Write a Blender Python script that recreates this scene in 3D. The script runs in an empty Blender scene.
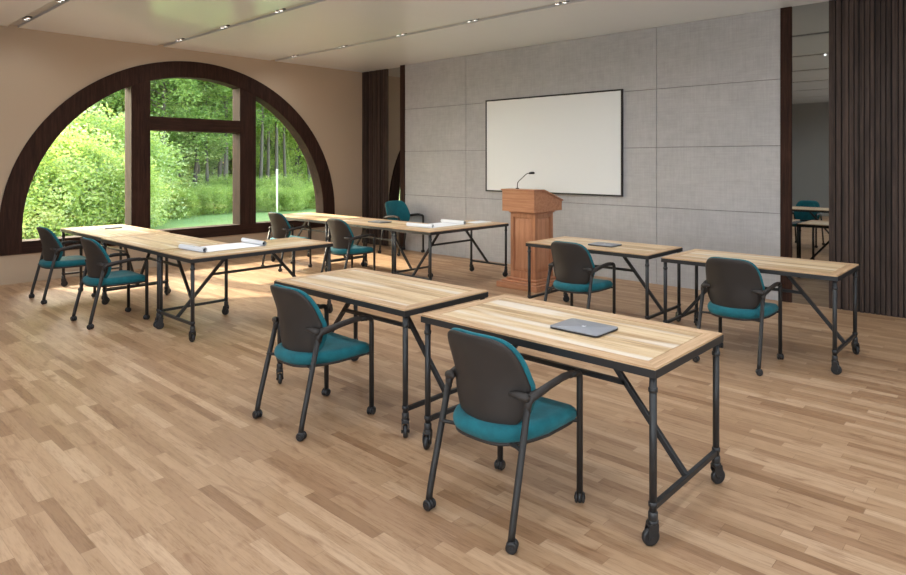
import bpy, bmesh, math, random
from math import sin, cos, pi, radians, sqrt
from mathutils import Vector, Matrix
random.seed(7)
sc = bpy.context.scene
C = sc.collection

# ------------------------------------------------------------------ materials
def mat(name):
    m = bpy.data.materials.new(name); m.use_nodes = True
    nt = m.node_tree
    b = nt.nodes['Principled BSDF']
    return m, nt, b

def N(nt, t, **kw):
    n = nt.nodes.new(t)
    for k, v in kw.items():
        if k in ('operation', 'blend_type', 'data_type', 'noise_dimensions', 'bands_direction', 'wave_type', 'feature', 'distance', 'interpolation_type', 'sky_type', 'sun_disc', 'wave_profile'):
            setattr(n, k, v)
        else:
            n.inputs[k].default_value = v
    return n

def lk(nt, a, b): nt.links.new(a, b)

def mathn(nt, op, a, b=None, c=None):
    n = nt.nodes.new('ShaderNodeMath'); n.operation = op
    for i, v in enumerate((a, b, c)):
        if v is None: continue
        if isinstance(v, (int, float)): n.inputs[i].default_value = v
        else: nt.links.new(v, n.inputs[i])
    return n.outputs[0]

def ramp(nt, fac, stops):
    r = nt.nodes.new('ShaderNodeValToRGB')
    el = r.color_ramp.elements
    while len(el) < len(stops): el.new(0.5)
    for e, (p, c) in zip(el, stops):
        e.position = p; e.color = (c[0], c[1], c[2], 1)
    if fac is not None: nt.links.new(fac, r.inputs[0])
    return r.outputs[0]

def mixc(nt, fac, a, b, mode='MIX'):
    n = nt.nodes.new('ShaderNodeMix'); n.data_type = 'RGBA'; n.blend_type = mode
    for sock, v in ((n.inputs[0], fac), (n.inputs[6], a), (n.inputs[7], b)):
        if isinstance(v, (int, float)): sock.default_value = v
        elif isinstance(v, tuple): sock.default_value = (v[0], v[1], v[2], 1)
        else: nt.links.new(v, sock)
    return n.outputs[2]

def S(*rgb):   # sRGB 0..255 to linear
    out = []
    for v in rgb:
        v /= 255
        out.append(v/12.92 if v <= .04045 else ((v+.055)/1.055)**2.4)
    return tuple(out)

def plain(name, col, rough=.5, metal=0, spec=.5, bump=0, bscale=200, var=0):
    m, nt, b = mat(name)
    tc = nt.nodes.new('ShaderNodeTexCoord')
    b.inputs['Roughness'].default_value = rough
    b.inputs['Metallic'].default_value = metal
    b.inputs['Specular IOR Level'].default_value = spec
    nz = N(nt, 'ShaderNodeTexNoise', Scale=bscale, Detail=3.0); lk(nt, tc.outputs['Object'], nz.inputs['Vector'])
    k = max(var, .02)
    c = mixc(nt, nz.outputs[0], tuple(x*(1-k) for x in col), tuple(min(1, x*(1+k)) for x in col))
    lk(nt, c, b.inputs['Base Color'])
    if bump:
        bp = N(nt, 'ShaderNodeBump', Strength=bump, Distance=.002); lk(nt, nz.outputs[0], bp.inputs['Height']); lk(nt, bp.outputs[0], b.inputs['Normal'])
    return m

def wood(name, c1, c2, c3, axis='X', scale=1.0, rough=.45, plank=None, rnd=True, streak=None, spec=.5):
    """grain runs along axis; plank = width of boards across"""
    m, nt, b = mat(name)
    tc = nt.nodes.new('ShaderNodeTexCoord')
    sp = nt.nodes.new('ShaderNodeSeparateXYZ'); lk(nt, tc.outputs['Object'], sp.inputs[0])
    oi = nt.nodes.new('ShaderNodeObjectInfo')
    ax = {'X': (0, 1, 2), 'Y': (1, 0, 2), 'Z': (2, 0, 1)}[axis]
    a, w, h = (sp.outputs[i] for i in ax)
    off = mathn(nt, 'MULTIPLY', oi.outputs['Random'], 13.7) if rnd else None
    al = mathn(nt, 'ADD', a, off) if rnd else a
    row = None
    if plank:
        row = mathn(nt, 'FLOOR', mathn(nt, 'DIVIDE', w, plank))
        wn = nt.nodes.new('ShaderNodeTexWhiteNoise'); wn.noise_dimensions = '2D'
        cb = nt.nodes.new('ShaderNodeCombineXYZ'); lk(nt, row, cb.inputs[0])
        if off is not None: lk(nt, off, cb.inputs[1])
        lk(nt, cb.outputs[0], wn.inputs['Vector'])
        row = wn.outputs['Value']
    cb = nt.nodes.new('ShaderNodeCombineXYZ')
    lk(nt, mathn(nt, 'MULTIPLY', al, 1.6*scale), cb.inputs[0])
    lk(nt, mathn(nt, 'MULTIPLY', w, 26*scale), cb.inputs[1])
    lk(nt, mathn(nt, 'MULTIPLY', h, 26*scale), cb.inputs[2])
    if row is not None:
        v = nt.nodes.new('ShaderNodeVectorMath'); v.operation = 'ADD'
        c2b = nt.nodes.new('ShaderNodeCombineXYZ'); lk(nt, mathn(nt, 'MULTIPLY', row, 31.0), c2b.inputs[0])
        lk(nt, cb.outputs[0], v.inputs[0]); lk(nt, c2b.outputs[0], v.inputs[1]); vec = v.outputs[0]
    else: vec = cb.outputs[0]
    n1 = N(nt, 'ShaderNodeTexNoise', Scale=1.3, Detail=5.0, Roughness=.6, Distortion=.5); lk(nt, vec, n1.inputs['Vector'])
    n2 = N(nt, 'ShaderNodeTexNoise', Scale=5.0, Detail=4.0, Roughness=.7); lk(nt, vec, n2.inputs['Vector'])
    f = mathn(nt, 'ADD', mathn(nt, 'MULTIPLY', n1.outputs[0], .65), mathn(nt, 'MULTIPLY', n2.outputs[0], .35))
    if row is not None:
        f = mathn(nt, 'ADD', f, mathn(nt, 'MULTIPLY', mathn(nt, 'SUBTRACT', row, .5), .22))
    col = ramp(nt, f, [(.36, c1), (.5, c2), (.64, c3)])
    if streak:
        cb3 = nt.nodes.new('ShaderNodeCombineXYZ'); lk(nt, mathn(nt, 'MULTIPLY', al, .8), cb3.inputs[0]); lk(nt, mathn(nt, 'MULTIPLY', w, 9), cb3.inputs[1])
        n3 = N(nt, 'ShaderNodeTexNoise', Scale=1.0, Detail=1.0); lk(nt, cb3.outputs[0], n3.inputs['Vector'])
        fs = ramp(nt, n3.outputs[0], [(.56, (0, 0, 0)), (.66, (1, 1, 1))])
        col = mixc(nt, mathn(nt, 'MULTIPLY', fs, .7), col, streak)
    lk(nt, col, b.inputs['Base Color'])
    b.inputs['Roughness'].default_value = rough; b.inputs['Specular IOR Level'].default_value = spec
    bp = N(nt, 'ShaderNodeBump', Strength=.25, Distance=.002); lk(nt, f, bp.inputs['Height']); lk(nt, bp.outputs[0], b.inputs['Normal'])
    return m

def floor_mat():
    m, nt, b = mat('strip_parquet')
    tc = nt.nodes.new('ShaderNodeTexCoord')
    sp = nt.nodes.new('ShaderNodeSeparateXYZ'); lk(nt, tc.outputs['Object'], sp.inputs[0])
    x, y = sp.outputs[0], sp.outputs[1]
    W = .060
    yr = mathn(nt, 'DIVIDE', y, W); row = mathn(nt, 'FLOOR', yr); fy = mathn(nt, 'SUBTRACT', yr, row)
    w1 = nt.nodes.new('ShaderNodeTexWhiteNoise'); w1.noise_dimensions = '1D'; lk(nt, row, w1.inputs['W'])
    ln = mathn(nt, 'ADD', .48, mathn(nt, 'MULTIPLY', w1.outputs['Value'], .3))
    w1b = nt.nodes.new('ShaderNodeTexWhiteNoise'); w1b.noise_dimensions = '1D'; lk(nt, mathn(nt, 'ADD', row, .37), w1b.inputs['W'])
    xr = mathn(nt, 'ADD', mathn(nt, 'DIVIDE', x, ln), mathn(nt, 'MULTIPLY', w1b.outputs['Value'], 17.0))
    cell = mathn(nt, 'FLOOR', xr); fx = mathn(nt, 'SUBTRACT', xr, cell)
    cb = nt.nodes.new('ShaderNodeCombineXYZ'); lk(nt, row, cb.inputs[0]); lk(nt, cell, cb.inputs[1])
    w2 = nt.nodes.new('ShaderNodeTexWhiteNoise'); w2.noise_dimensions = '2D'; lk(nt, cb.outputs[0], w2.inputs['Vector'])
    rv = w2.outputs['Value']
    # grain
    g = nt.nodes.new('ShaderNodeCombineXYZ')
    lk(nt, mathn(nt, 'ADD', mathn(nt, 'MULTIPLY', x, 2.2), mathn(nt, 'MULTIPLY', rv, 57.0)), g.inputs[0])
    lk(nt, mathn(nt, 'MULTIPLY', y, 26.0), g.inputs[1]); lk(nt, mathn(nt, 'MULTIPLY', rv, 11.0), g.inputs[2])
    n1 = N(nt, 'ShaderNodeTexNoise', Scale=1.1, Detail=5.0, Roughness=.62, Distortion=1.0); lk(nt, g.outputs[0], n1.inputs['Vector'])
    n2 = N(nt, 'ShaderNodeTexNoise', Scale=6.0, Detail=3.0, Roughness=.7); lk(nt, g.outputs[0], n2.inputs['Vector'])
    base = ramp(nt, rv, FLOOR_TONES)
    f = mathn(nt, 'ADD', mathn(nt, 'MULTIPLY', n1.outputs[0], .6), mathn(nt, 'MULTIPLY', n2.outputs[0], .4))
    dark = ramp(nt, f, [(.34, (.60, .52, .45)), (.5, (.96, .95, .94)), (.66, (1.08, 1.09, 1.10))])
    col = mixc(nt, .85, base, dark, 'MULTIPLY')
    # knots
    nk = N(nt, 'ShaderNodeTexNoise', Scale=1.4, Detail=1.0, Distortion=1.5)
    gk = nt.nodes.new('ShaderNodeCombineXYZ'); lk(nt, mathn(nt, 'MULTIPLY', x, 2.0), gk.inputs[0]); lk(nt, mathn(nt, 'MULTIPLY', y, 7.0), gk.inputs[1]); lk(nt, gk.outputs[0], nk.inputs['Vector'])
    kf = ramp(nt, nk.outputs[0], [(.64, (0, 0, 0)), (.76, (1, 1, 1))])
    col = mixc(nt, mathn(nt, 'MULTIPLY', kf, .5), col, S(120, 82, 55))
    # joints
    jy = mathn(nt, 'LESS_THAN', fy, .022)
    jx = mathn(nt, 'LESS_THAN', fx, .004)
    j = mathn(nt, 'MAXIMUM', jy, jx)
    col = mixc(nt, mathn(nt, 'MULTIPLY', j, .5), col, S(110, 80, 58))
    lk(nt, col, b.inputs['Base Color'])
    b.inputs['Roughness'].default_value = .42
    b.inputs['Specular IOR Level'].default_value = .35
    return m

FLOOR_TONES = [(0.0, S(142, 109, 80)), (.12, S(156, 123, 94)), (.45, S(166, 134, 103)), (.8, S(175, 143, 112)), (1.0, S(186, 156, 126))]

def concrete_mat():
    m, nt, b = mat('linen_concrete')
    tc = nt.nodes.new('ShaderNodeTexCoord')
    def st(sx, sy, sz, scale, det):
        mp = nt.nodes.new('ShaderNodeMapping'); mp.inputs['Scale'].default_value = (sx, sy, sz)
        lk(nt, tc.outputs['Object'], mp.inputs[0])
        n = N(nt, 'ShaderNodeTexNoise', Scale=scale, Detail=det, Roughness=.65); lk(nt, mp.outputs[0], n.inputs['Vector']); return n.outputs[0]
    a = st(1.5, 1, 28, 2.0, 4.0); v = st(28, 1, 1.5, 2.0, 4.0); l = st(1, 1, 1, 1.3, 4.0); q = st(1, 1, 1, 9.0, 4.0)
    f = mathn(nt, 'ADD', mathn(nt, 'ADD', mathn(nt, 'MULTIPLY', a, .25), mathn(nt, 'MULTIPLY', v, .25)), mathn(nt, 'ADD', mathn(nt, 'MULTIPLY', l, .25), mathn(nt, 'MULTIPLY', q, .25)))
    col = ramp(nt, f, [(.36, S(158, 156, 156)), (.5, S(171, 169, 169)), (.64, S(183, 181, 181))])
    lk(nt, col, b.inputs['Base Color']); b.inputs['Roughness'].default_value = .75; b.inputs['Specular IOR Level'].default_value = .25
    return m

M = {}
M['floor'] = floor_mat()
M['concrete'] = concrete_mat()
M['joint'] = plain('panel_joint', S(118, 113, 110), .9)
M['beige'] = plain('beige_plaster', S(180, 160, 138), .85, bump=.1, bscale=60, spec=.2)
M['rear'] = plain('rear_grey_plaster', S(150, 152, 150), .85)
M['ceiling'] = plain('glossy_white_ceiling', S(236, 242, 248), .17, spec=.65, bscale=1.2, var=.03)
M['slot'] = plain('slot_metal', S(186, 187, 188), .6)
M['darkwood'] = wood('dark_walnut', S(36, 23, 18), S(50, 32, 25), S(66, 43, 34), 'Z', 1.0, .75, spec=.15)
M['darkwood_h'] = wood('dark_walnut_level', S(36, 23, 18), S(50, 32, 25), S(66, 43, 34), 'Y', 1.0, .75, spec=.15)
M['slat'] = wood('dark_slat', S(40, 32, 28), S(60, 48, 43), S(80, 65, 58), 'Z', .8, .6, plank=.055, spec=.25)
M['slatgap'] = plain('slat_gap', S(14, 11, 10), .8)
M['steel'] = plain('dark_steel', S(40, 41, 43), .45, .1, bump=.05)
M['caster'] = plain('caster_rubber', S(30, 30, 32), .45)
M['chrome'] = plain('bright_metal', S(190, 190, 190), .25, 1.0)
M['plastic'] = plain('charcoal_plastic', S(50, 46, 44), .5, spec=.3, bump=.08, bscale=500)
M['frame'] = plain('chair_frame_paint', S(42, 40, 39), .45, .0, spec=.35)
M['top'] = wood('table_planks', S(170, 138, 100), S(205, 175, 134), S(220, 196, 160), 'X', 1.0, .42, plank=.062, streak=S(228, 218, 206))
M['border'] = wood('table_border', S(170, 134, 98), S(200, 164, 126), S(214, 184, 148), 'X', 1.1, .42)
M['border_y'] = wood('table_border_cross', S(168, 132, 96), S(198, 162, 124), S(214, 184, 148), 'Y', 1.1, .42)
M['cherry'] = wood('cherry_wood', S(160, 107, 76), S(176, 121, 88), S(192, 138, 103), 'Z', .8, .4)
M['cherry_h'] = wood('cherry_wood_level', S(160, 107, 76), S(178, 123, 90), S(192, 138, 103), 'X', .8, .4)
M['cherry_panel'] = wood('cherry_panel_wood', S(168, 114, 82), S(186, 130, 96), S(200, 146, 112), 'Z', .8, .4)
M['board'] = plain('board_enamel', S(221, 223, 224), .3, spec=.3)
M['black'] = plain('black_frame', S(22, 21, 21), .4)
M['laptop'] = plain('laptop_aluminium', S(136, 138, 144), .45, .1)
M['laptop_dark'] = plain('laptop_edge', S(40, 40, 42), .4)
M['logo'] = plain('pale_logo', S(215, 220, 226), .3)
M['paper'] = plain('plan_paper', S(236, 237, 241), .8)
M['ink'] = plain('roll_core', S(60, 66, 80), .8)
M['post'] = plain('white_post_paint', S(230, 230, 215), .6)

def fabric():
    m, nt, b = mat('teal_fabric')
    tc = nt.nodes.new('ShaderNodeTexCoord')
    n = N(nt, 'ShaderNodeTexNoise', Scale=9.0, Detail=4.0, Roughness=.7); lk(nt, tc.outputs['Object'], n.inputs['Vector'])
    n2 = N(nt, 'ShaderNodeTexNoise', Scale=320.0, Detail=2.0); lk(nt, tc.outputs['Object'], n2.inputs['Vector'])
    col = ramp(nt, n.outputs[0], [(.3, S(0, 82, 92)), (.7, S(0, 106, 118))])
    lk(nt, col, b.inputs['Base Color']); b.inputs['Roughness'].default_value = .85
    b.inputs['Sheen Weight'].default_value = .08
    bp = N(nt, 'ShaderNodeBump', Strength=.25, Distance=.001); lk(nt, n2.outputs[0], bp.inputs['Height']); lk(nt, bp.outputs[0], b.inputs['Normal'])
    return m
M['teal'] = fabric()

def mirror_mat():
    m, nt, b = mat('grey_tinted_mirror')
    b.inputs['Base Color'].default_value = (.42, .43, .42, 1); b.inputs['Metallic'].default_value = 1; b.inputs['Roughness'].default_value = .015
    return m
M['mirror'] = mirror_mat()

def glass_mat():
    m, nt, b = mat('window_glass')
    nt.nodes.remove(b)
    out = nt.nodes['Material Output']
    t = N(nt, 'ShaderNodeBsdfTransparent'); t.inputs[0].default_value = (.95, .97, .96, 1)
    g = nt.nodes.new('ShaderNodeBsdfGlossy'); g.inputs['Roughness'].default_value = .02
    fr = N(nt, 'ShaderNodeFresnel', IOR=1.5)
    mx = nt.nodes.new('ShaderNodeMixShader')
    lk(nt, fr.outputs[0], mx.inputs[0]); lk(nt, t.outputs[0], mx.inputs[1]); lk(nt, g.outputs[0], mx.inputs[2]); lk(nt, mx.outputs[0], out.inputs[0])
    return m
M['glass'] = glass_mat()

def lamp_mat():
    m, nt, b = mat('spot_lens')
    b.inputs['Emission Color'].default_value = (1, .95, .88, 1); b.inputs['Emission Strength'].default_value = 14
    return m
M['lens'] = lamp_mat()

def leaf_mat(name, c1, c2, c3, tr=.55):
    m, nt, b = mat(name)
    nt.nodes.remove(b); out = nt.nodes['Material Output']
    tc = nt.nodes.new('ShaderNodeTexCoord')
    n = N(nt, 'ShaderNodeTexNoise', Scale=1.3, Detail=4.0, Roughness=.8); lk(nt, tc.outputs['Object'], n.inputs['Vector'])
    col = ramp(nt, n.outputs[0], [(.35, c1), (.5, c2), (.65, c3)])
    d = nt.nodes.new('ShaderNodeBsdfDiffuse'); t = nt.nodes.new('ShaderNodeBsdfTranslucent')
    lk(nt, col, d.inputs[0]); lk(nt, mixc(nt, 1.0, col, (1.0, .95, .5), 'MULTIPLY'), t.inputs[0])
    mx = nt.nodes.new('ShaderNodeMixShader'); mx.inputs[0].default_value = tr
    lk(nt, d.outputs[0], mx.inputs[1]); lk(nt, t.outputs[0], mx.inputs[2]); lk(nt, mx.outputs[0], out.inputs[0])
    return m
M['leaf'] = leaf_mat('light_leaves', S(128, 155, 86), S(180, 200, 128), S(232, 238, 200))
M['leaf_mid'] = leaf_mat('mid_leaves', S(120, 145, 76), S(165, 186, 106), S(205, 216, 145))
M['leaf_dark'] = leaf_mat('dark_leaves', S(96, 124, 66), S(136, 162, 92), S(178, 198, 126), .55)
M['grass'] = plain('lawn_grass', S(112, 136, 66), .9, bscale=2.0, var=.25)
M['bark'] = plain('tree_bark', S(92, 82, 72), .9, bump=.5, bscale=20, var=.3)

# ------------------------------------------------------------------ mesh helpers
def add_box(bm, x0, x1, y0, y1, z0, z1, bev=0, mi=0, mtx=None):
    v = [bm.verts.new((x, y, z)) for x in (x0, x1) for y in (y0, y1) for z in (z0, z1)]
    fs = []
    for q in ((0, 1, 3, 2), (4, 6, 7, 5), (0, 4, 5, 1), (2, 3, 7, 6), (0, 2, 6, 4), (1, 5, 7, 3)):
        f = bm.faces.new([v[i] for i in q]); f.material_index = mi; fs.append(f)
    if bev:
        es = list({e for f in fs for e in f.edges})
        r = bmesh.ops.bevel(bm, geom=es, offset=bev, segments=2, profile=.5, affect='EDGES')
        for f in r['faces']: f.material_index = mi
        v = list({w for f in r['faces'] for w in f.verts} | {w for w in v if w.is_valid})
    if mtx is not None: bmesh.ops.transform(bm, matrix=mtx, verts=v)
    return v

def add_tube(bm, pts, r, seg=12, mi=0, cap=True, flat=None):
    pts = [Vector(p) for p in pts]
    n = len(pts); rings = []
    rad = r if isinstance(r, (list, tuple)) else [r]*n
    t0 = (pts[1]-pts[0]).normalized()
    up = Vector((0, 0, 1)) if abs(t0.z) < .9 else Vector((1, 0, 0))
    a = t0.cross(up).normalized()
    for i, p in enumerate(pts):
        t = ((pts[min(i+1, n-1)]-p).normalized() + (p-pts[max(i-1, 0)]).normalized())
        t = t.normalized() if t.length > 1e-6 else t0
        a = (a - t*a.dot(t)).normalized(); b = t.cross(a)
        fa, fb = flat[i] if flat else (1, 1)
        rings.append([bm.verts.new(p + a*cos(2*pi*k/seg)*rad[i]*fa + b*sin(2*pi*k/seg)*rad[i]*fb) for k in range(seg)])
    for i in range(n-1):
        for k in range(seg):
            f = bm.faces.new((rings[i][k], rings[i][(k+1) % seg], rings[i+1][(k+1) % seg], rings[i+1][k])); f.smooth = True; f.material_index = mi
    if cap:
        for rg in (list(reversed(rings[0])), rings[-1]):
            f = bm.faces.new(rg); f.material_index = mi
    return rings

def fillet(pts, r, k=5):
    pts = [Vector(p) for p in pts]; out = [pts[0]]
    for i in range(1, len(pts)-1):
        p, a, b = pts[i], pts[i-1], pts[i+1]
        d1 = (a-p); d2 = (b-p); q = min(r, d1.length*.45, d2.length*.45)
        s, e = p+d1.normalized()*q, p+d2.normalized()*q
        for j in range(k+1):
            t = j/k; out.append(s*(1-t)**2 + p*2*t*(1-t) + e*t*t)
    out.append(pts[-1]); return out

def add_cyl(bm, c, ax, r, h, seg=20, mi=0, bev=0):
    """cylinder centred at c along unit axis ax"""
    c = Vector(c); ax = Vector(ax).normalized()
    if bev: prof = [(-h/2, r-bev), (-h/2+bev, r), (h/2-bev, r), (h/2, r-bev)]
    else: prof = [(-h/2, r), (h/2, r)]
    up = Vector((0, 0, 1)) if abs(ax.z) < .9 else Vector((1, 0, 0))
    a = ax.cross(up).normalized(); b = ax.cross(a)
    rings = [[bm.verts.new(c+ax*z+(a*cos(2*pi*k/seg)+b*sin(2*pi*k/seg))*rr) for k in range(seg)] for z, rr in prof]
    for i in range(len(rings)-1):
        for k in range(seg):
            f = bm.faces.new((rings[i][k], rings[i][(k+1) % seg], rings[i+1][(k+1) % seg], rings[i+1][k])); f.smooth = True; f.material_index = mi
    for rg in (list(reversed(rings[0])), rings[-1]):
        f = bm.faces.new(rg); f.material_index = mi

def add_prism(bm, poly, fn, d0, d1, mi=0):
    """poly of 2d points, fn(p, d) -> 3d"""
    A = [bm.verts.new(fn(p, d0)) for p in poly]; B = [bm.verts.new(fn(p, d1)) for p in poly]
    n = len(poly)
    for f in (bm.faces.new(list(reversed(A))), bm.faces.new(B)): f.material_index = mi
    for i in range(n):
        f = bm.faces.new((A[i], A[(i+1) % n], B[(i+1) % n], B[i])); f.material_index = mi

PROF = [(0, 1), (.25, 1), (.5, 1), (.7, 1), (.84, .98), (.92, .88), (.97, .62), (.995, .25), (1, 0), (.995, -.3), (.975, -.65), (.93, -.92), (.86, -1), (.5, -1), (0, -1)]
def add_pad(bm, outline, mapf, seg=56, prof=PROF, mi=0):
    """outline(theta)->(u,v) unit rim; mapf(u,v,h)->3d; a rounded cushion"""
    rings = []
    for r, h in prof:
        if r == 0: rings.append([bm.verts.new(mapf(0, 0, h))])
        else:
            rings.append([bm.verts.new(mapf(outline(2*pi*k/seg)[0]*r, outline(2*pi*k/seg)[1]*r, h)) for k in range(seg)])
    for i in range(len(rings)-1):
        A, B = rings[i], rings[i+1]
        for k in range(seg):
            k2 = (k+1) % seg
            if len(A) == 1: f = bm.faces.new((A[0], B[k], B[k2]))
            elif len(B) == 1: f = bm.faces.new((A[k], B[0], A[k2]))
            else: f = bm.faces.new((A[k], B[k], B[k2], A[k2]))
            f.smooth = True; f.material_index = mi

def obj(name, bm, m, parent=None, loc=None, fixn=True):
    me = bpy.data.meshes.new(name)
    if fixn: bmesh.ops.recalc_face_normals(bm, faces=bm.faces)
    bm.to_mesh(me); bm.free()
    for mm in (m if isinstance(m, (list, tuple)) else [m]): me.materials.append(mm)
    o = bpy.data.objects.new(name, me); C.objects.link(o)
    if parent: o.parent = parent
    if loc: o.location = loc
    return o

def struct(name, bm, m, parent=None):
    o = obj(name, bm, m, parent)
    if parent is None: o['kind'] = 'structure'
    return o

def tag(o, label, cat, group=None, kind=None):
    o['label'] = label; o['category'] = cat
    if group: o['group'] = group
    if kind: o['kind'] = kind
    return o

def thing(name, label, cat, loc=(0, 0, 0), rz=0, group=None):
    o = bpy.data.objects.new(name, None); C.objects.link(o); o.empty_display_size = .1
    o.location = loc; o.rotation_euler = (0, 0, rz)
    return tag(o, label, cat, group)

KIDS = {}
def kids(o): return [c for c in bpy.data.objects if c.parent == o]
def copy_tree(o, parent=None):
    c = o.copy(); C.objects.link(c)
    if parent: c.parent = parent
    for ch in kids(o): copy_tree(ch, c)
    return c
def place(proto, loc, rz, label, group=None):
    o = copy_tree(proto) if proto.get('_used') else proto
    if o is proto: proto['_used'] = 1
    o.location = loc; o.rotation_euler = (0, 0, rz); o['label'] = label
    if group: o['group'] = group
    return o
BM = bmesh.new

# ------------------------------------------------------------------ the room
XW, YW, H = -10.617, 7.582, 3.421
XR, YR = 3.2, -5.2
bm = BM(); add_box(bm, XW-.3, XR, YR, YW+.25, -.1, 0); struct('floor', bm, M['floor'])
# ceiling in strips with recessed slots between
SLOTS = [-3.32, -1.5, .31, 2.125, 3.935, 5.775]
SWD = .06
bm = BM(); edges = [YR]+[e for s in SLOTS for e in (s-SWD, s+SWD)]+[YW+.25]
for a, b in zip(edges[::2], edges[1::2]): add_box(bm, XW, XR, a, b, H, H+.12)
struct('ceiling', bm, M['ceiling'])
for i, s in enumerate(SLOTS):
    bm = BM()
    add_box(bm, XW, XR, s-SWD, s+SWD, H+.026, H+.12)
    add_box(bm, XW, XR, s-SWD, s-SWD+.004, H-.002, H+.026); add_box(bm, XW, XR, s+SWD-.004, s+SWD, H-.002, H+.026)
    struct('trim_%d' % (i+1), bm, M['slot'])

# left wall with the arched opening
CY, CZ, RO, RI = 4.51, .675, 2.535, 2.285
EZ = 1.012
ZB, ZS = .388, .557
HR = 2.45; HB = .44           # hole in the wall, hidden behind the frame
def arch_pts(R, zb, n=64):
    return [(CY-R, zb)]+[(CY-R*cos(pi*k/n), CZ+EZ*R*sin(pi*k/n)) for k in range(n+1)]+[(CY+R, zb)]
bm = BM()
HW = H+.12
n = 64
hp = [(CY-HR*cos(pi*k/n), CZ+HR*sin(pi*k/n)) for k in range(n+1)]
X0, X1 = XW-.3, XW
def quad(bm, pts):
    f = bm.faces.new([bm.verts.new(p) for p in pts]); return f
for X in (X0, X1):
    quad(bm, [(X, YR, 0), (X, CY-HR, 0), (X, CY-HR, HW), (X, YR, HW)])
    quad(bm, [(X, CY+HR, 0), (X, YW+.25, 0), (X, YW+.25, HW), (X, CY+HR, HW)])
    quad(bm, [(X, CY-HR, 0), (X, CY+HR, 0), (X, CY+HR, HB), (X, CY-HR, HB)])
    for k in range(n):
        (a, za), (b, zb) = hp[k], hp[k+1]
        quad(bm, [(X, a, za), (X, b, zb), (X, b, HW), (X, a, HW)])
ring = [(CY-HR, HB)]+hp+[(CY+HR, HB)]
for (a, za), (b, zb) in zip(ring, ring[1:]+ring[:1]):
    quad(bm, [(X0, a, za), (X1, a, za), (X1, b, zb), (X0, b, zb)])
for (a, za), (b, zb) in (((YR, HW), (YW+.25, HW)), ((YR, 0), (YW+.25, 0))):
    quad(bm, [(X0, a, za), (X1, a, za), (X1, b, zb), (X0, b, zb)])
bmesh.ops.remove_doubles(bm, verts=bm.verts, dist=1e-5)
struct('wall_left', bm, M['beige'])

# back wall: concrete field with real joints, slat panels, mirrors
XA, XB = -9.163, -2.402
GAP = .006
bm = BM()
xs = [XA, -7.576, -4.007, XB]; zs = [0, 1.02-.0, 1.817, 2.595, H]
for i in range(3):
    for j in range(4):
        add_box(bm, xs[i]+GAP/2, xs[i+1]-GAP/2, YW, YW+.02, zs[j]+GAP/2 if j else 0, zs[j+1]-GAP/2, bev=.0015)
struct('wall_back', bm, M['concrete'])
bm = BM(); add_box(bm, XW, XR, YW+.185, YW+.25, 0, H+.1); add_box(bm, XW, -9.815, YW+.14, YW+.185, 0, H+.1); add_box(bm, -9.292, XR, YW+.02, YW+.185, 0, H+.1); struct('wall_back_core', bm, M['joint'])
def slats(name, x0, x1, seed, yo=0):
    rnd = random.Random(seed); bm = BM(); Y = YW+yo; add_box(bm, x0, x1, Y+.005, Y+.02, 0, H, mi=1)
    x = x0
    while x < x1-.01:
        w = rnd.choice([.042, .042, .052, .042, .064]); w = min(w, x1-x-.002)
        d = rnd.choice([.016, .028, .018])
        add_box(bm, x+.003, x+w, Y-d, Y+.006, 0, H, bev=.002)
        x += w+.009
    return struct(name, bm, [M['slat'], M['slatgap']])
slats('trim_7', XW, -9.815, 1, .12); slats('trim_8', -1.874, XR, 5)
bm = BM(); add_box(bm, -9.292, XA, YW-.012, YW+.02, 0, H, bev=.002); struct('trim_9', bm, M['darkwood'])
bm = BM(); add_box(bm, XB, -2.276, YW-.012, YW+.02, 0, H, bev=.002); struct('trim_10', bm, M['darkwood'])
for (a, b, ry, lab) in ((-9.815, -9.292, .118, 'tall narrow grey mirror strip beside the left slat panel'), (-2.276, -1.874, .004, 'tall grey wall mirror strip reflecting a table and teal chair')):
    bm = BM(); add_box(bm, a+.001, b-.001, YW+ry, YW+ry+.015, .0, H-.001)
    tag(obj('wall_mirror', bm, M['mirror']), lab, 'mirror', 'mirror strips on the back wall')
bm = BM(); add_box(bm, XR, XR+.15, YR, YW+.15, 0, H); struct('wall_right', bm, M['rear'])
bm = BM(); add_box(bm, XW-.3, XR+.15, YR-.15, YR, 0, H); struct('wall_front', bm, M['rear'])

# window
w1 = bpy.data.objects.new('window_1', None); C.objects.link(w1); w1['kind'] = 'structure'; w1.location = (XW, CY, ZB)
def wpart(name, bm, m):
    o = obj(name, bm, m); o.parent = w1; o.matrix_parent_inverse = Matrix.Translation((-XW, -CY, -ZB)); return o
FX0, FX1 = XW-.25, XW+.022
bm = BM()
po, pi_ = arch_pts(RO, ZB), arch_pts(RI, ZB)
fr = [[bm.verts.new((X, y, z)) for (y, z) in P] for X in (FX0, FX1) for P in (po, pi_)]
for k in range(len(po)-1):
    for A, B in ((fr[0], fr[1]), (fr[2], fr[3]), (fr[0], fr[2]), (fr[1], fr[3])):
        bm.faces.new((A[k], A[k+1], B[k+1], B[k]))
for k in (0, -1): bm.faces.new((fr[0][k], fr[1][k], fr[3][k], fr[2][k]))
bmesh.ops.recalc_face_normals(bm, faces=bm.faces)
bmesh.ops.bevel(bm, geom=[e for e in bm.edges if e.is_manifold and len(e.link_faces) == 2 and e.calc_face_angle(0) > 1.2], offset=.006, segments=1, affect='EDGES')
wpart('arch_frame', bm, M['darkwood'])
bm = BM(); add_box(bm, FX0, FX1, CY-RI, CY+RI, ZB, ZS, bev=.005); wpart('bottom_rail', bm, M['darkwood_h'])
def zarch(y, R): return CZ+EZ*sqrt(max(0, R*R-(y-CY)**2))
MU = [(3.534, 3.795), (5.189, 5.47)]
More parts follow.
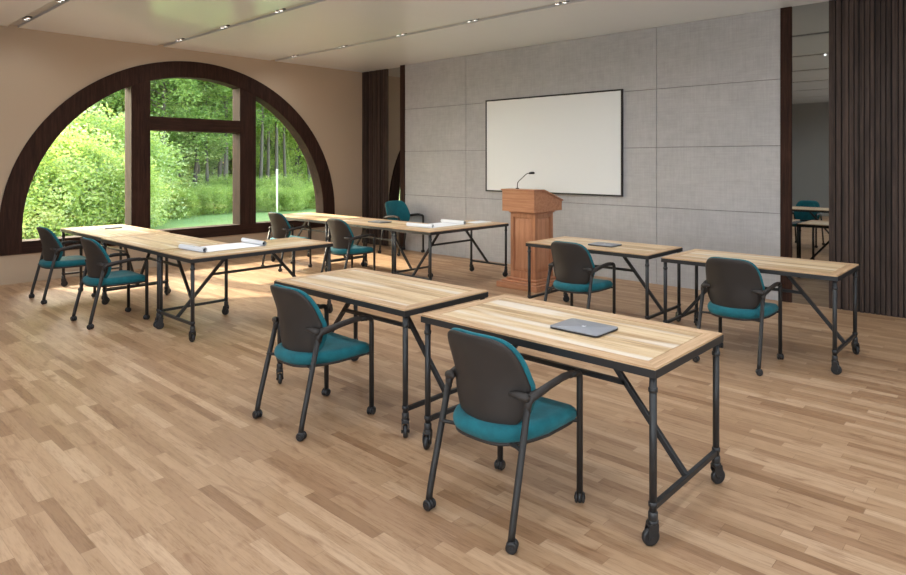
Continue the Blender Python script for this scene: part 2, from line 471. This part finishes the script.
for a, b in MU:
    bm = BM(); add_prism(bm, [(a, ZS), (b, ZS), (b, zarch(b, RI+.05)), (a, zarch(a, RI+.05))], lambda p, d: (d, p[0], p[1]), FX0, FX1-.006); wpart('mullion', bm, M['darkwood'])
bm = BM(); add_box(bm, FX0, FX1-.01, MU[0][1], MU[1][0], 2.116, 2.326, bev=.004); wpart('transom', bm, M['darkwood_h'])
GX = XW-.215
def pane(poly):
    bm = BM(); add_prism(bm, poly, lambda p, d: (d, p[0], p[1]), GX-.004, GX+.004); wpart('pane', bm, M['glass'])
def top_run(a, b, R, n=20): return [(b+(a-b)*k/n, zarch(b+(a-b)*k/n, R)) for k in range(n+1)]
aL, aR = CY-RI, CY+RI
RP = RI+.01
pane([(aL-.01, ZS-.01), (MU[0][0]+.01, ZS-.01)]+top_run(aL+.002, MU[0][0]+.01, RP, 24)+[(aL-.01, CZ)])
pane([(MU[1][1]-.01, ZS-.01), (aR+.01, ZS-.01), (aR+.01, CZ)]+top_run(MU[1][1]-.01, aR-.002, RP, 24))
pane([(MU[0][1]-.01, ZS-.01), (MU[1][0]+.01, ZS-.01), (MU[1][0]+.01, 2.126), (MU[0][1]-.01, 2.126)])
pane([(MU[0][1]-.01, 2.316), (MU[1][0]+.01, 2.316)]+top_run(MU[0][1]-.01, MU[1][0]+.01, RP, 16))

# ------------------------------------------------------------------ ceiling spotlights
LX = [-9.9+1.412*i for i in range(10)]
proto = thing('ceiling_spotlight', '', 'spotlight', group='spotlights in the ceiling slots')
bm = BM(); add_box(bm, -.1, .1, -.035, .035, .010, .024, bev=.003); obj('housing', bm, M['black'], proto)
for dx in (-.052, .052):
    bm = BM(); add_tube(bm, [(dx, 0, .022), (dx, 0, -.004), (dx, 0, -.004), (dx, 0, .015)], [.031, .031, .027, .025], 20, cap=False)
    lp = obj('ring', bm, M['chrome'], proto)
    bm = BM(); add_cyl(bm, (dx, 0, .010), (0, 0, 1), .025, .004, 20); obj('lens', bm, M['lens'], lp)
ORD = ['first', 'second', 'third', 'fourth', 'fifth', 'sixth', 'seventh', 'eighth', 'ninth', 'tenth']
sl = {5.775: 'the ceiling slot nearest the whiteboard wall', 3.935: 'the middle ceiling slot', 2.125: 'the ceiling slot at the top left corner'}
for s in (2.125, 3.935, 5.775):
    for i, x in enumerate(LX[:{2.125: 2, 3.935: 4, 5.775: 5}[s]]):
        place(proto, (x, s, H+.005), 0, '%s twin spotlight from the window wall in %s' % (ORD[i], sl[s]))

# ------------------------------------------------------------------ tables
HT = .76
def table(label, L, W, loc, rz=0, leave=None, sw=0):
    """origin at the centre of the table on the floor, long side along X"""
    t = thing('work_table', label, 'table', loc, rz, 'wood topped rolling tables')
    l, w = L/2, W/2; rnd = random.Random(label)
    bw = .075; th = .028; fr_ = .004
    # planks with tiny gaps
    bm = BM(); npl = 9; a = w-bw-fr_; pw = 2*a/npl
    for k in range(npl):
        add_box(bm, -l+bw+fr_, l-bw-fr_, -a+k*pw+.0009, -a+(k+1)*pw-.0009, HT-th, HT, bev=.0012)
    top = obj('tabletop', bm, M['top'], t)
    q = .0008
    for s in (-1, 1):
        bm = BM(); add_prism(bm, [(-l+fr_, s*(w-fr_)), (l-fr_, s*(w-fr_)), (l-bw-q, s*(w-bw)), (-l+bw+q, s*(w-bw))], lambda p, d: (p[0], p[1], d), HT-th, HT+.0004)
        obj('border_board', bm, M['border'], top)
        bm = BM(); add_prism(bm, [(s*(l-fr_), -w+fr_+q), (s*(l-fr_), w-fr_-q), (s*(l-bw), w-bw-2*q), (s*(l-bw), -w+bw+2*q)], lambda p, d: (p[0], p[1], d), HT-th, HT+.0004)
        obj('border_board', bm, M['border_y'], top)
    # steel angle frame
    bm = BM(); z0, z1 = HT-.043, HT-.009
    for s in (-1, 1):
        add_box(bm, -l, l, min(s*w, s*(w-.004)), max(s*w, s*(w-.004)), z0, z1)
        add_box(bm, min(s*l, s*(l-.004)), max(s*l, s*(l-.004)), -w+.004, w-.004, z0, z1)
        add_box(bm, -l+.004, l-.004, min(s*(w-.004), s*(w-.035)), max(s*(w-.004), s*(w-.035)), HT-th-.005, HT-th-.0005)
    for x in (-.12, .12): add_box(bm, l*.0+x-.02+.0, x+.02, -w+.004, w-.004, HT-.045, HT-th-.001)
    obj('steel_frame', bm, M['steel'], t)
    ins = .028
    for sx in (-1, 1):
        for sy in (-1, 1):
            x, y = sx*(l-ins), sy*(w-ins)
            bm = BM(); add_tube(bm, [(x, y, .115), (x, y, HT-.04)], .0165, 16)
            for z in (.66, .175): add_cyl(bm, (x, y, z), (0, 0, 1), .0205, .022, 16, bev=.003)
            add_cyl(bm, (x, y, .125), (0, 0, 1), .021, .04, 16, bev=.004)
            leg = obj('leg', bm, M['steel'], t)
            # caster
            an = rnd.uniform(0, 2*pi) if not sw else sw+rnd.uniform(-.3, .3)
            R = Matrix.Translation((x, y, 0)) @ Matrix.Rotation(an, 4, 'Z')
            bm = BM()
            add_cyl(bm, (0, 0, .1), (0, 0, 1), .024, .02, 16, bev=.004)
            for s in (-1, 1):
                add_prism(bm, [(-.018, .098), (.022, .098), (.03, .06), (.022, .03), (.002, .03), (-.018, .07)], lambda p, d: (p[0], d, p[1]), s*.017, s*.022)
            add_box(bm, -.018, .026, -.02, .02, .084, .098, bev=.003)
            add_cyl(bm, (.011, 0, .038), (0, 1, 0), .008, .05, 12)
            bmesh.ops.transform(bm, matrix=R, verts=bm.verts)
            fk = obj('caster', bm, M['caster'], leg)
            bm = BM(); add_cyl(bm, (.011, 0, .0385), (0, 1, 0), .0385, .028, 24, bev=.008); bmesh.ops.transform(bm, matrix=R, verts=bm.verts)
            # sub-part level ends here, so the wheel hangs on the leg beside its fork
            obj('wheel', bm, M['caster'], leg)
        bm = BM(); x = sx*(l-ins); add_box(bm, x-.012, x+.012, -w+ins, w-ins, .15, .175, bev=.002); obj('foot_rail', bm, M['steel'], t)
        bm = BM(); p0 = Vector((sx*(l-ins-.006), 0, .165)); p1 = Vector((sx*(l-.52), 0, HT-.045))
        dirv = (p1-p0); Lb = dirv.length; ang = math.atan2(dirv.z, dirv.x)
        add_box(bm, 0, Lb, -.012, .012, -.014, .014, bev=.002, mtx=Matrix.Translation(p0) @ Matrix.Rotation(-ang, 4, 'Y'))
        obj('brace', bm, M['steel'], t)
    xb = l-ins-(.53-.165)/(HT-.045-.165)*(.52-ins)
    bm = BM(); add_box(bm, -xb, xb, -.012, .012, .515, .54, bev=.002); obj('stretcher', bm, M['steel'], t)
    return t
L0, W0 = 1.479, .717
def T(label, x0, y0, L=L0, W=W0, rot=False):
    if rot: return table(label, L, W, (x0+W/2, y0+L/2, 0), pi/2)
    return table(label, L, W, (x0+L/2, y0+W/2, 0), 0)
T('foreground plank-top rolling table with laptop, closest to the camera', -2.741, 2.382)
T('bare plank-top rolling table just left of the foreground laptop table', -4.378, 2.397)
T('plank-top rolling table with laptop directly in front of the podium', -4.336, 5.246)
T('bare plank-top rolling table in front of the right wall mirror', -2.705, 5.205)
T('plank-top rolling table turned sideways, holding the nearer unrolled plan', -6.675, 2.445, 1.46, .765, True)
T('bare middle plank-top rolling table of the left row by the window', -8.292, 2.452, 1.60, W0)
T('plank-top rolling table with laptop beside the window, at the left end', -9.917, 2.477, 1.61, W0)
T('plank-top rolling table turned sideways with the farther plan, left of podium', -6.616, 5.258, 1.475, .74, True)
T('plank-top rolling table with laptop, left of the farther unrolled plan', -8.144, 5.275, 1.515, .70)
T('bare farthest plank-top rolling table beside the window, at the back left', -9.76, 5.275, 1.60, W0)

# ------------------------------------------------------------------ chairs
def sup(th, n):
    c, s = cos(th), sin(th)
    return (abs(c)**(2/n)*(1 if c >= 0 else -1), abs(s)**(2/n)*(1 if s >= 0 else -1))
def make_chair():
    t = thing('rolling_armchair', '', 'chair', group='teal chairs with charcoal backs')
    # seat
    def so(th):
        u, v = sup(th, 8.0 if sin(th) > 0 else 3.2); return u*(1-.19*max(0, -v)), v
    def sm(u, v, h):
        x = u*.254; y = .034+v*.252
        z = .431+h*.038 - .012*(1-u*u)*(.6) - .022*max(0, v-.55)**2*4 + .006*max(0, -v)
        return (x, y, z)
    bm = BM(); add_pad(bm, so, sm); seat = obj('seat', bm, M['teal'], t)
    bm = BM(); add_pad(bm, so, lambda u, v, h: (u*.242, .034+v*.240, .389+h*.011), prof=[(0, 1), (.95, 1), (1, .6), (1, -.4), (.93, -1), (0, -1)]); obj('seat_pan', bm, M['plastic'], seat)
    # backrest
    ZC, ZH = .641, .224
    def bo(th):
        u, v = sup(th, 4.8 if sin(th) > 0 else 2.8)
        return u*(1-.13*max(0, v+.25)**1.5/1.4 - .05*max(0, -v-.2)), v
    def by(u, v): return -.185 - .046*max(0, v)**1.3 + .030*max(0, -v)**1.5 +   .102*u*u*(1-.5*max(0, v))
    def bmf(u, v, h): return (u*.241, by(u, v)+.022+h*.018, ZC+v*ZH)
    bm = BM(); add_pad(bm, bo, bmf); back = obj('backrest', bm, M['teal'], t)
    bm = BM(); add_pad(bm, bo, lambda u, v, h: (u*.234, by(u, v)-.004+h*.011, ZC+v*(ZH-.004)), prof=[(0, 1), (.9, 1), (.97, .8), (1, .2), (.985, -.5), (.94, -.9), (.8, -1), (.5, -1), (0, -1)])
    obj('back_shell', bm, M['plastic'], back)
    # tubes
    for s in (-1, 1):
        bm = BM(); X = s*.255
        pts = fillet([(X, -.245, .045), (X, -.232, .115), (X-s*.010, -.120, .588)], .04)
        add_tube(bm, pts, .0155, 16); leg = obj('leg', bm, M['frame'], t)
        lx = [(X, -.245, leg, .3)]
        bm = BM(); pts = fillet([(X, .175, .628), (X, .256, .626), (X, .256, .045)], .05, 6)
        add_tube(bm, pts, .0155, 16); leg2 = obj('leg', bm, M['frame'], t)
        lx.append((X, .256, leg2, -1.2))
        # armrest: flattened bar with a lug that grips the shell
        bm = BM()
        XI = X-s*.010; pts = [(XI, -.128, .545), (XI, -.124, .582), (XI, -.106, .600), (X, -.055, .611), (X, .03, .624), (X, .12, .634), (X, .19, .632), (X, .222, .620)]
        add_tube(bm, pts, [.015, .017, .021, .019, .017, .0165, .0155, .0135], 14, flat=[(1.0, 1.1), (1.0, 1.25), (1.05, 1.1), (1.15, .9), (1.15, .8), (1.15, .78), (1.1, .8), (1, .9)])
        add_tube(bm, [(XI, -.120, .598), (s*.236, -.134, .607), (s*.210, -.146, .614), (s*.170, -.166, .618)], [.021, .021, .017, .008], 12, flat=[(1, 1), (1, .95), (.8, 1), (.5, 1)])
        obj('armrest', bm, M['plastic'], t)
        for (x, y, lg, an) in lx:
            an += s*.2
            R = Matrix.Translation((x, y, 0)) @ Matrix.Rotation(an, 4, 'Z')
            bm = BM(); add_cyl(bm, (0, 0, .052), (0, 0, 1), .010, .018, 12)
            add_pad(bm, lambda th: (cos(th), sin(th)), lambda u, v, h: (u*.026+.004, h*.0075, .027+v*.026), 20, [(0, 1), (.9, 1), (1, .4), (1, -.4), (.9, -1), (0, -1)])
            bmesh.ops.transform(bm, matrix=R, verts=bm.verts); obj('caster', bm, M['caster'], lg)
            for q in (-1, 1):
                bm = BM(); add_cyl(bm, (.004, q*.0165, .0255), (0, 1, 0), .0255, .015, 22, bev=.006)
                add_cyl(bm, (.004, q*.0245, .0255), (0, 1, 0), .009, .004, 12, bev=.001)
                bmesh.ops.transform(bm, matrix=R, verts=bm.verts); obj('wheel', bm, M['caster'], lg)
    for y, z in ((-.178, .395), (.256, .392)):
        bm = BM(); add_tube(bm, fillet([(-.255, y, z), (-.2, y+(.03 if y < 0 else -.035), z-.004), (.2, y+(.03 if y < 0 else -.035), z-.004), (.255, y, z)], .03), .009, 10); obj('crossbar', bm, M['frame'], t)
    return t
ch = make_chair()
CH = [(-1.978, 2.235, 0, 'teal rolling armchair at the foreground laptop table, closest to camera'),
      (-3.616, 2.250, 0, 'teal rolling armchair at the bare table left of the foreground one'),
      (-1.95, 5.085, 0, 'teal rolling armchair at the bare table before the wall mirror'),
      (-3.54, 5.085, 0, 'teal rolling armchair beside the podium, at the laptop table'),
      (-7.42, 2.275, 0, 'teal rolling armchair at the middle table of the left row'),
      (-9.09, 2.295, 0, 'teal rolling armchair at far left, nearest the window sill'),
      (-7.35, 5.08, 0, 'teal rolling armchair at the far laptop table, left of podium'),
      (-9.01, 5.13, 0, 'teal rolling armchair at the farthest bare table beside the window'),
      (-8.89, 7.27, -pi/2, 'teal rolling armchair against back wall, facing right behind the tables')]
for x, y, r, lab in CH:
    o = place(ch, (x, y, 0), r, lab)
    if y > 7: o.scale = (1.07, 1.07, 1.07)

# ------------------------------------------------------------------ laptops
def make_laptop():
    t = thing('laptop', '', 'laptop', group='closed grey laptops on the tables')
    def o(th): return sup(th, 13)
    bm = BM(); add_pad(bm, o, lambda u, v, h: (u*.150, v*.107, .0045+h*.0038), 48, [(0, 1), (.985, 1), (1, .4), (.99, -.6), (.95, -1), (0, -1)]); obj('base', bm, M['laptop_dark'], t)
    bm = BM(); add_pad(bm, o, lambda u, v, h: (u*.150, v*.107, .0118+h*.0032), 48, [(0, 1), (.985, 1), (1, .4), (.995, -.6), (.97, -1), (0, -1)]); lid = obj('lid', bm, M['laptop'], t)
    bm = BM()
    pts = [(0, .004), (.006, .008), (.011, .006), (.009, .001), (.010, -.005), (.005, -.011), (0, -.009), (-.005, -.011), (-.011, -.004), (-.011, .004), (-.006, .008)]
    add_prism(bm, pts, lambda p, d: (p[0], p[1], d), .0149, .0154)
    add_prism(bm, [(.001, .010), (.004, .015), (.007, .015), (.005, .010)], lambda p, d: (p[0], p[1], d), .0149, .0154)
    obj('emblem', bm, M['logo'], lid)
    return t
lt = make_laptop()
for x, y, r, lab in ((-1.85, 2.712, 0, 'closed grey laptop with pale emblem on the foreground table'),
                     (-3.535, 5.565, 0, 'closed grey laptop on the table in front of the podium'),
                     (-9.46, 2.90, 0, 'closed grey laptop on the left table beside the window'),
                     (-7.36, 5.63, 0, 'closed grey laptop on the far table left of the unrolled plan')):
    place(lt, (x, y, HT+.0006), r, lab)

# ------------------------------------------------------------------ plans with curled ends
def make_plan():
    """origin at the near roll's middle; the sheet runs along +Y"""
    t = thing('architectural_plan', '', 'plan', group='unrolled plans on the tables')
    bm = BM(); Lx = .225; Y2 = .62
    n = 24
    rows = []
    for k in range(n+1):
        y = .0+Y2*k/n
        z = .0012+.0035*sin(pi*k/n)**2+.0012*sin(9*k/n)
        rows.append([bm.verts.new((x, y, z+dz)) for dz in (0, .0006) for x in (-Lx, Lx)])
    for a, b in zip(rows, rows[1:]):
        for i, j in ((0, 1), (1, 3), (3, 2), (2, 0)): bm.faces.new((a[i], a[j], b[j], b[i]))
    for r in (rows[0], rows[-1]): bm.faces.new((r[0], r[1], r[3], r[2]))
    obj('sheet', bm, M['paper'], t)
    for y0, sg, an in ((0, 1, .03), (Y2, -1, -.05)):
        bm = BM(); turns = 2.6; m_ = 64; R0 = .026
        inner, outer = [], []
        for x in (-Lx-.01, Lx+.01):
            ring = []
            for k in range(m_+1):
                a = -pi/2 - sg*turns*2*pi*k/m_; r = R0*(1-.45*k/m_)
                ring.append(bm.verts.new((x, r*cos(a), R0+.0015+r*sin(a))))
            inner.append(ring)
        for k in range(m_):
            f = bm.faces.new((inner[0][k], inner[0][k+1], inner[1][k+1], inner[1][k])); f.smooth = True
        bmesh.ops.solidify(bm, geom=bm.faces[:], thickness=.0009)
        bmesh.ops.transform(bm, matrix=Matrix.Translation((0, y0, 0)) @ Matrix.Rotation(an, 4, 'Z'), verts=bm.verts)
        ro = obj('rolled_end', bm, M['paper'], t)
        bm = BM(); add_cyl(bm, (0, 0, R0+.0015), (1, 0, 0), .0135, 2*Lx-.02, 16)
        bmesh.ops.transform(bm, matrix=Matrix.Translation((0, y0, 0)) @ Matrix.Rotation(an, 4, 'Z'), verts=bm.verts)
        obj('roll_core', bm, M['ink'], ro)
    return t
pl = make_plan()
place(pl, (-6.41, 2.67, HT+.0006), .03, 'white plan with two curled ends on the nearer sideways table')
place(pl, (-6.40, 5.55, HT+.0006), .03, 'white plan with two curled ends on the farther sideways table')
bm = BM()
for k in range(4): add_box(bm, -.11, .11, -.15, .15, .0006+k*.002, .0022+k*.002, mtx=Matrix.Rotation(.05*k-.1, 4, 'Z'))
o = obj('paper_stack', bm, M['paper'], loc=(-6.27, 6.53, HT+.0006)); tag(o, 'small flat stack of white papers on the farther sideways table', 'paper')

# ------------------------------------------------------------------ whiteboard
wb = thing('whiteboard', 'large white presentation board with thin black frame on grey wall', 'whiteboard', (-5.80, YW, 1.145))
bx0, bx1, bz0, bz1 = -1.292, 1.286, 0, 1.487
bm = BM(); add_box(bm, bx0+.015, bx1-.015, -.026, -.004, bz0+.015, bz1-.015); obj('writing_surface', bm, M['board'], wb)
bm = BM(); fw = .022
for a in ((bx0, bx1, bz0, bz0+fw), (bx0, bx1, bz1-fw, bz1), (bx0, bx0+fw, bz0+fw, bz1-fw), (bx1-fw, bx1, bz0+fw, bz1-fw)):
    add_box(bm, a[0], a[1], -.034, -.0005, a[2], a[3], bev=.002)
obj('board_frame', bm, M['black'], wb)

# ------------------------------------------------------------------ podium
pd = thing('podium', 'reddish wooden podium with raised panels and sloping desk top', 'podium', (-5.21, 6.42, 0))
def ringbox(bm, hx, y0, y1, z0, z1, bev=.004): add_box(bm, -hx, hx, y0, y1, z0, z1, bev=bev)
bm = BM(); ringbox(bm, .335, -.315, .315, 0, .075, .008); ringbox(bm, .295, -.27, .28, .075, .098, .010); ringbox(bm, .25, -.215, .235, .098, .125, .01)
obj('plinth', bm, M['cherry_h'], pd)
cx0, cy0, cy1 = .205, -.178, .200
bm = BM(); add_box(bm, -cx0+.019, cx0-.019, cy0+.019, cy1-.019, .12, .985)
sw_ = .052
for (s) in (-1, 1):           # corner stiles and rails standing proud of the recessed core
    for yy in (cy0, cy1):
        y_a, y_b = (yy, yy+.0195) if yy < 0 else (yy-.0195, yy)
        add_box(bm, min(s*cx0, s*(cx0-sw_)), max(s*cx0, s*(cx0-sw_)), y_a, y_b, .12, .985, bev=.0015)
        if s == 1:
            for z0, z1 in ((.12, .21), (.91, .985)): add_box(bm, -cx0+sw_, cx0-sw_, y_a, y_b, z0, z1, bev=.0015)
    xa, xb_ = sorted((s*cx0, s*(cx0-.0195)))
    for y0, y1 in ((cy0+.0195, cy0+sw_), (cy1-sw_, cy1-.0195)): add_box(bm, xa, xb_, y0, y1, .12, .985, bev=.0015)
    for z0, z1 in ((.12, .21), (.91, .985)): add_box(bm, xa, xb_, cy0+sw_, cy1-sw_, z0, z1, bev=.0015)
obj('column', bm, M['cherry'], pd)
def raised(fn, a, b):
    bm = BM(); z0, z1 = .225, .895
    def q(i, d): return [bm.verts.new(fn(x, z, d)) for x, z in ((a+i, z0+i), (b-i, z0+i), (b-i, z1-i), (a+i, z1-i))]
    rs = [q(0, 0), q(0, .004), q(.03, .011), q(.034, .012)]
    for A, B in zip(rs, rs[1:]):
        for i in range(4): bm.faces.new((A[i], A[(i+1) % 4], B[(i+1) % 4], B[i]))
    bm.faces.new(rs[-1]); bm.faces.new(rs[0])
    obj('raised_panel', bm, M['cherry_panel'], pd)
raised(lambda x, z, d: (x, cy0+.019-d, z), -cx0+sw_+.018, cx0-sw_-.018)
raised(lambda x, z, d: (cx0-.019+d, x, z), cy0+sw_+.018, cy1-sw_-.018)
raised(lambda x, z, d: (-cx0+.019-d, x, z), cy0+sw_+.018, cy1-sw_-.018)
bm = BM(); ringbox(bm, .222, -.195, .217, .965, .99, .006); obj('neck_moulding', bm, M['cherry_h'], pd)
hx = .268; ya, ym, yb = -.27, -.08, .31
bm = BM(); add_prism(bm, [(ya, .99), (yb, .99), (yb, 1.115), (ym, 1.257), (ya, 1.257)], lambda p, d: (d, p[0], p[1]), -hx, hx); obj('desk_box', bm, M['cherry_h'], pd)
bm = BM(); o_ = .014
add_prism(bm, [(ya-o_, 1.258), (ym, 1.258), (yb+o_, 1.111), (yb+o_, 1.127), (ym+.003, 1.274), (ya-o_, 1.274)], lambda p, d: (d, p[0], p[1]), -hx-o_, hx+o_); obj('desk_top', bm, M['cherry_h'], pd)
mc = thing('gooseneck_microphone', 'black gooseneck microphone standing on the podium top', 'microphone', (-5.33, 6.28, 1.2745))
bm = BM(); add_cyl(bm, (0, 0, .006), (0, 0, 1), .022, .012, 20, bev=.003); obj('base', bm, M['black'], mc)
# the neck bends toward the right of the room
bm = BM(); add_tube(bm, fillet([(0, 0, .01), (.0, .002, .085), (.085, .085, .195), (.112, .110, .203)], .03), .0055, 10); obj('neck', bm, M['black'], mc)
bm = BM(); add_tube(bm, [(.105, .104, .2), (.112, .111, .203), (.135, .133, .206), (.155, .152, .206), (.162, .158, .206)], [.006, .013, .016, .014, .006], 12); obj('mic_head', bm, M['black'], mc)

# ------------------------------------------------------------------ outdoors
bm = BM(); add_box(bm, -90, XW-.3, -40, 80, -.5, -.12)
struct('ground', bm, M['grass'])
rt = random.Random(11)
def leaves(bm, c, r, n, size, seed, flat=.8, mi=0):
    rr = random.Random(seed)
    for _ in range(n):
        while True:
            p = Vector((rr.uniform(-1, 1), rr.uniform(-1, 1), rr.uniform(-1, 1)))
            if p.length <= 1: break
        p = Vector((c[0]+p.x*r, c[1]+p.y*r, c[2]+p.z*r*flat))
        a = Vector((rr.gauss(0, 1), rr.gauss(0, 1), rr.gauss(0, .6))).normalized()
        b = a.cross(Vector((rr.gauss(0, 1), rr.gauss(0, 1), rr.gauss(0, 1)))).normalized()
        s = size*rr.uniform(.6, 1.3)
        v = [bm.verts.new(p+a*s*x+b*s*.5*y) for x, y in ((-1, 0), (-.2, -1), (1, 0), (-.2, 1))]
        bm.faces.new(v)
def make_tree(kind, hgt, spread, leafm, seed, nclump, base, label, trunk_r=.14, size=.07):
    rr = random.Random(seed)
    t = thing('leafy_tree' if kind == 0 else 'leafy_shrub', label, 'tree' if kind == 0 else 'shrub')
    bm = BM()
    lean = Vector((rr.uniform(-.07, .07), rr.uniform(-.09, .09), 0))
    pts = [Vector((0, 0, -.2))+lean*0]+[Vector((lean.x*z+rr.uniform(-.05, .05), lean.y*z+rr.uniform(-.05, .05), z)) for z in [hgt*k/6 for k in range(1, 7)]]
    add_tube(bm, pts, [trunk_r*rr.uniform(.9, 1.1)*(1-.13*k) for k in range(7)], 10)
    fb = BM()
    for k in range(nclump):
        z = rr.uniform(base, hgt); ang = rr.uniform(0, 2*pi)
        rad = spread*(1-.55*abs((z-base)/(hgt-base)-.35))*sqrt(rr.uniform(.05, 1))
        cpos = Vector((cos(ang)*rad+lean.x*z, sin(ang)*rad+lean.y*z, z))
        if k % 3 == 0:
            st = Vector((lean.x*z, lean.y*z, max(.2, z-rad*.35)))
            mid = (st+cpos)/2+Vector((0, 0, .1))
            add_tube(bm, [st, mid, cpos], [trunk_r*.28, trunk_r*.2, trunk_r*.08], 6)
        leaves(fb, cpos, rr.uniform(.35, .75), int(9.5/size), size, seed*1000+k)
    obj('trunk', bm, M['bark'], t); obj('foliage', fb, leafm, t, fixn=False)
    return t
GZ = -.12
tg, sg = 'trees beyond the window', 'shrubs beyond the window'
P = {}
P['a'] = make_tree(0, 8.0, 2.6, M['leaf'], 3, 230, .7, 'light green leafy tree seen through the left window pane')
P['b'] = make_tree(0, 9.0, 2.5, M['leaf_mid'], 4, 230, .8, 'mid green leafy tree seen through the centre window panes', .12)
P['c'] = make_tree(0, 9.5, 1.9, M['leaf_dark'], 5, 85, 3.4, 'dark trunked tree seen through the centre window panes', .085)
P['s'] = make_tree(1, 1.7, 1.3, M['leaf_mid'], 6, 60, .1, 'low leafy shrub at the wood edge seen through the window', .04, .045)
LAB = {'L': 'seen through the left window pane', 'C': 'seen through the centre window panes', 'R': 'seen through the right window pane'}
KN = {'a': 'light green leafy tree', 'b': 'mid green leafy tree', 'c': 'dark green tall trunked tree', 's': 'low leafy shrub at the wood edge'}
def ray(u, dist):     # dist measured along -X from the camera
    t_ = (u-525.663)/631.17; yaw = radians(39.57)
    dx, dy = t_*cos(yaw)-sin(yaw), t_*sin(yaw)+cos(yaw)
    k = -dist/dx; return (dx*k, dy*k)
TR = [('a', 32, 27), ('a', 76, 28.5), ('a', 112, 27), ('a', 55, 32), ('a', 12, 31), ('a', 98, 33.5),
      ('a', 147, 27), ('c', 158, 24.5), ('c', 165, 28), ('a', 168, 35), ('c', 173, 25.5), ('c', 181, 30, .6), ('c', 191, 26, .5), ('c', 200, 29, .5), ('c', 208, 25, .6), ('a', 212, 36), ('c', 217, 28), ('c', 225, 25), ('c', 233, 28), ('a', 190, 38, .5), ('a', 233, 37), ('b', 128, 38),
      ('c', 259, 26), ('c', 267, 29), ('a', 274, 35), ('b', 295, 31), ('c', 276, 27), ('a', 304, 34), ('b', 318, 38), ('c', 286, 29), ('b', 335, 33), ('c', 310, 29), ('a', 256, 36), ('a', 296, 38)]
for i, row_ in enumerate(TR):
    k, u, dist = row_[:3]; zs_ = row_[3] if len(row_) > 3 else 1
    x, y = ray(u, dist); z = 'L' if u < 128 else ('C' if u < 242 else 'R')
    o = place(P[k], (x, y, GZ), rt.uniform(0, 6.28), KN[k]+' '+LAB[z], tg+' ('+z.replace('L', 'left pane').replace('C', 'centre panes').replace('R', 'right pane')+')')
    s_ = rt.uniform(.9, 1.12); o.scale = (s_, s_, s_*rt.uniform(.95, 1.15)*zs_)
P['t'] = make_tree(1, 2.3, 1.3, M['leaf'], 8, 70, .1, 'bright leafy shrub at the wood edge seen through the window', .04, .045)
KN['t'] = 'bright leafy shrub at the wood edge'
for i in range(34):
    u = 6+i*9.9; z = 'L' if u < 128 else ('C' if u < 242 else 'R'); near = i % 2
    x, y = ray(u, {'L': 18.5, 'C': 21.5, 'R': 21}[z]+(0 if near else 3)+rt.uniform(-.6, .6))
    k = 't' if z == 'L' else 's'
    o = place(P[k], (x, y, GZ), rt.uniform(0, 6.28), KN[k]+' '+LAB[z], sg+' ('+z.replace('L', 'left pane').replace('C', 'centre panes').replace('R', 'right pane')+')')
    s_ = rt.uniform(.8, 1.15)*(1 if near else 1.35)*(.9 if z == 'L' else .42); o.scale = (s_, s_, s_)
x, y = ray(277, 17.5); bm = BM(); add_tube(bm, [(0, 0, 0), (0, 0, 1.5)], .025, 10)
bm2 = bm; add_cyl(bm2, (0, 0, 1.51), (0, 0, 1), .03, .03, 10)
tag(obj('garden_post', bm, M['post'], loc=(x, y, GZ)), 'thin pale post standing on the lawn beyond the right window pane', 'post')

for o in bpy.data.objects:
    if '_used' in o: del o['_used']

# ------------------------------------------------------------------ light
def lamp(kind, name, loc, rot, energy, **kw):
    d = bpy.data.lights.new(name, kind); d.energy = energy
    for k, v in kw.items(): setattr(d, k, v)
    o = bpy.data.objects.new(name, d); C.objects.link(o); o.location = loc; o.rotation_euler = rot; return o
SPOT = 33
for s in SLOTS:
    for x in LX:
        lamp('SPOT', 'spot_light', (x, s, H-.02), (0, 0, 0), SPOT*(.45 if x < -9 else 1), spot_size=radians(165), spot_blend=1.0, shadow_soft_size=.02, color=(.87, .935, 1))
# added fill lamps, unseen at the solid right and front walls, tilted up
lamp('AREA', 'fill_light', (XR-.05, 1.0, 1.75), (0, radians(116), 0), 170, shape='RECTANGLE', size=2.2, size_y=8.5, color=(.87, .94, 1))
lamp('AREA', 'fill_light', (.6, YR+.05, 1.8), (radians(118), 0, 0), 480, shape='RECTANGLE', size=4.5, size_y=2.4, color=(.87, .94, 1))
# sun through the arch
sd = Vector((1, .14, -.75)).normalized()
q = sd.to_track_quat('-Z', 'Y')
sun = lamp('SUN', 'sun', (-30, 0, 20), q.to_euler(), 12.0, angle=radians(.8), color=(1, .91, .74))
w = bpy.data.worlds.new('world'); sc.world = w; w.use_nodes = True; nt = w.node_tree
bg = nt.nodes['Background']; sky = nt.nodes.new('ShaderNodeTexSky'); sky.sky_type = 'NISHITA'; sky.sun_disc = False
sky.sun_elevation = radians(38); sky.sun_rotation = math.atan2(-sd.x, -sd.y); sky.dust_density = 2.0
lk(nt, mixc(nt, 1.0, sky.outputs[0], (1.12, 1.0, .82), 'MULTIPLY'), bg.inputs[0]); bg.inputs[1].default_value = 2.0

# ------------------------------------------------------------------ camera
cd = bpy.data.cameras.new('camera'); cam = bpy.data.objects.new('camera', cd); C.objects.link(cam)
cam.location = (0, 0, 1.627); cam.rotation_euler = (pi/2, 0, radians(39.57))
cd.sensor_width = 36; cd.lens = 631.17/906*36; cd.shift_x = -(525.663-453)/906; cd.shift_y = -(287.5-161.762)/906
cd.clip_end = 300
sc.camera = cam
sc.view_settings.view_transform = 'Standard'; sc.view_settings.look = 'None'; sc.view_settings.gamma = 1; sc.view_settings.use_curve_mapping = False
sc.view_settings.exposure = .16
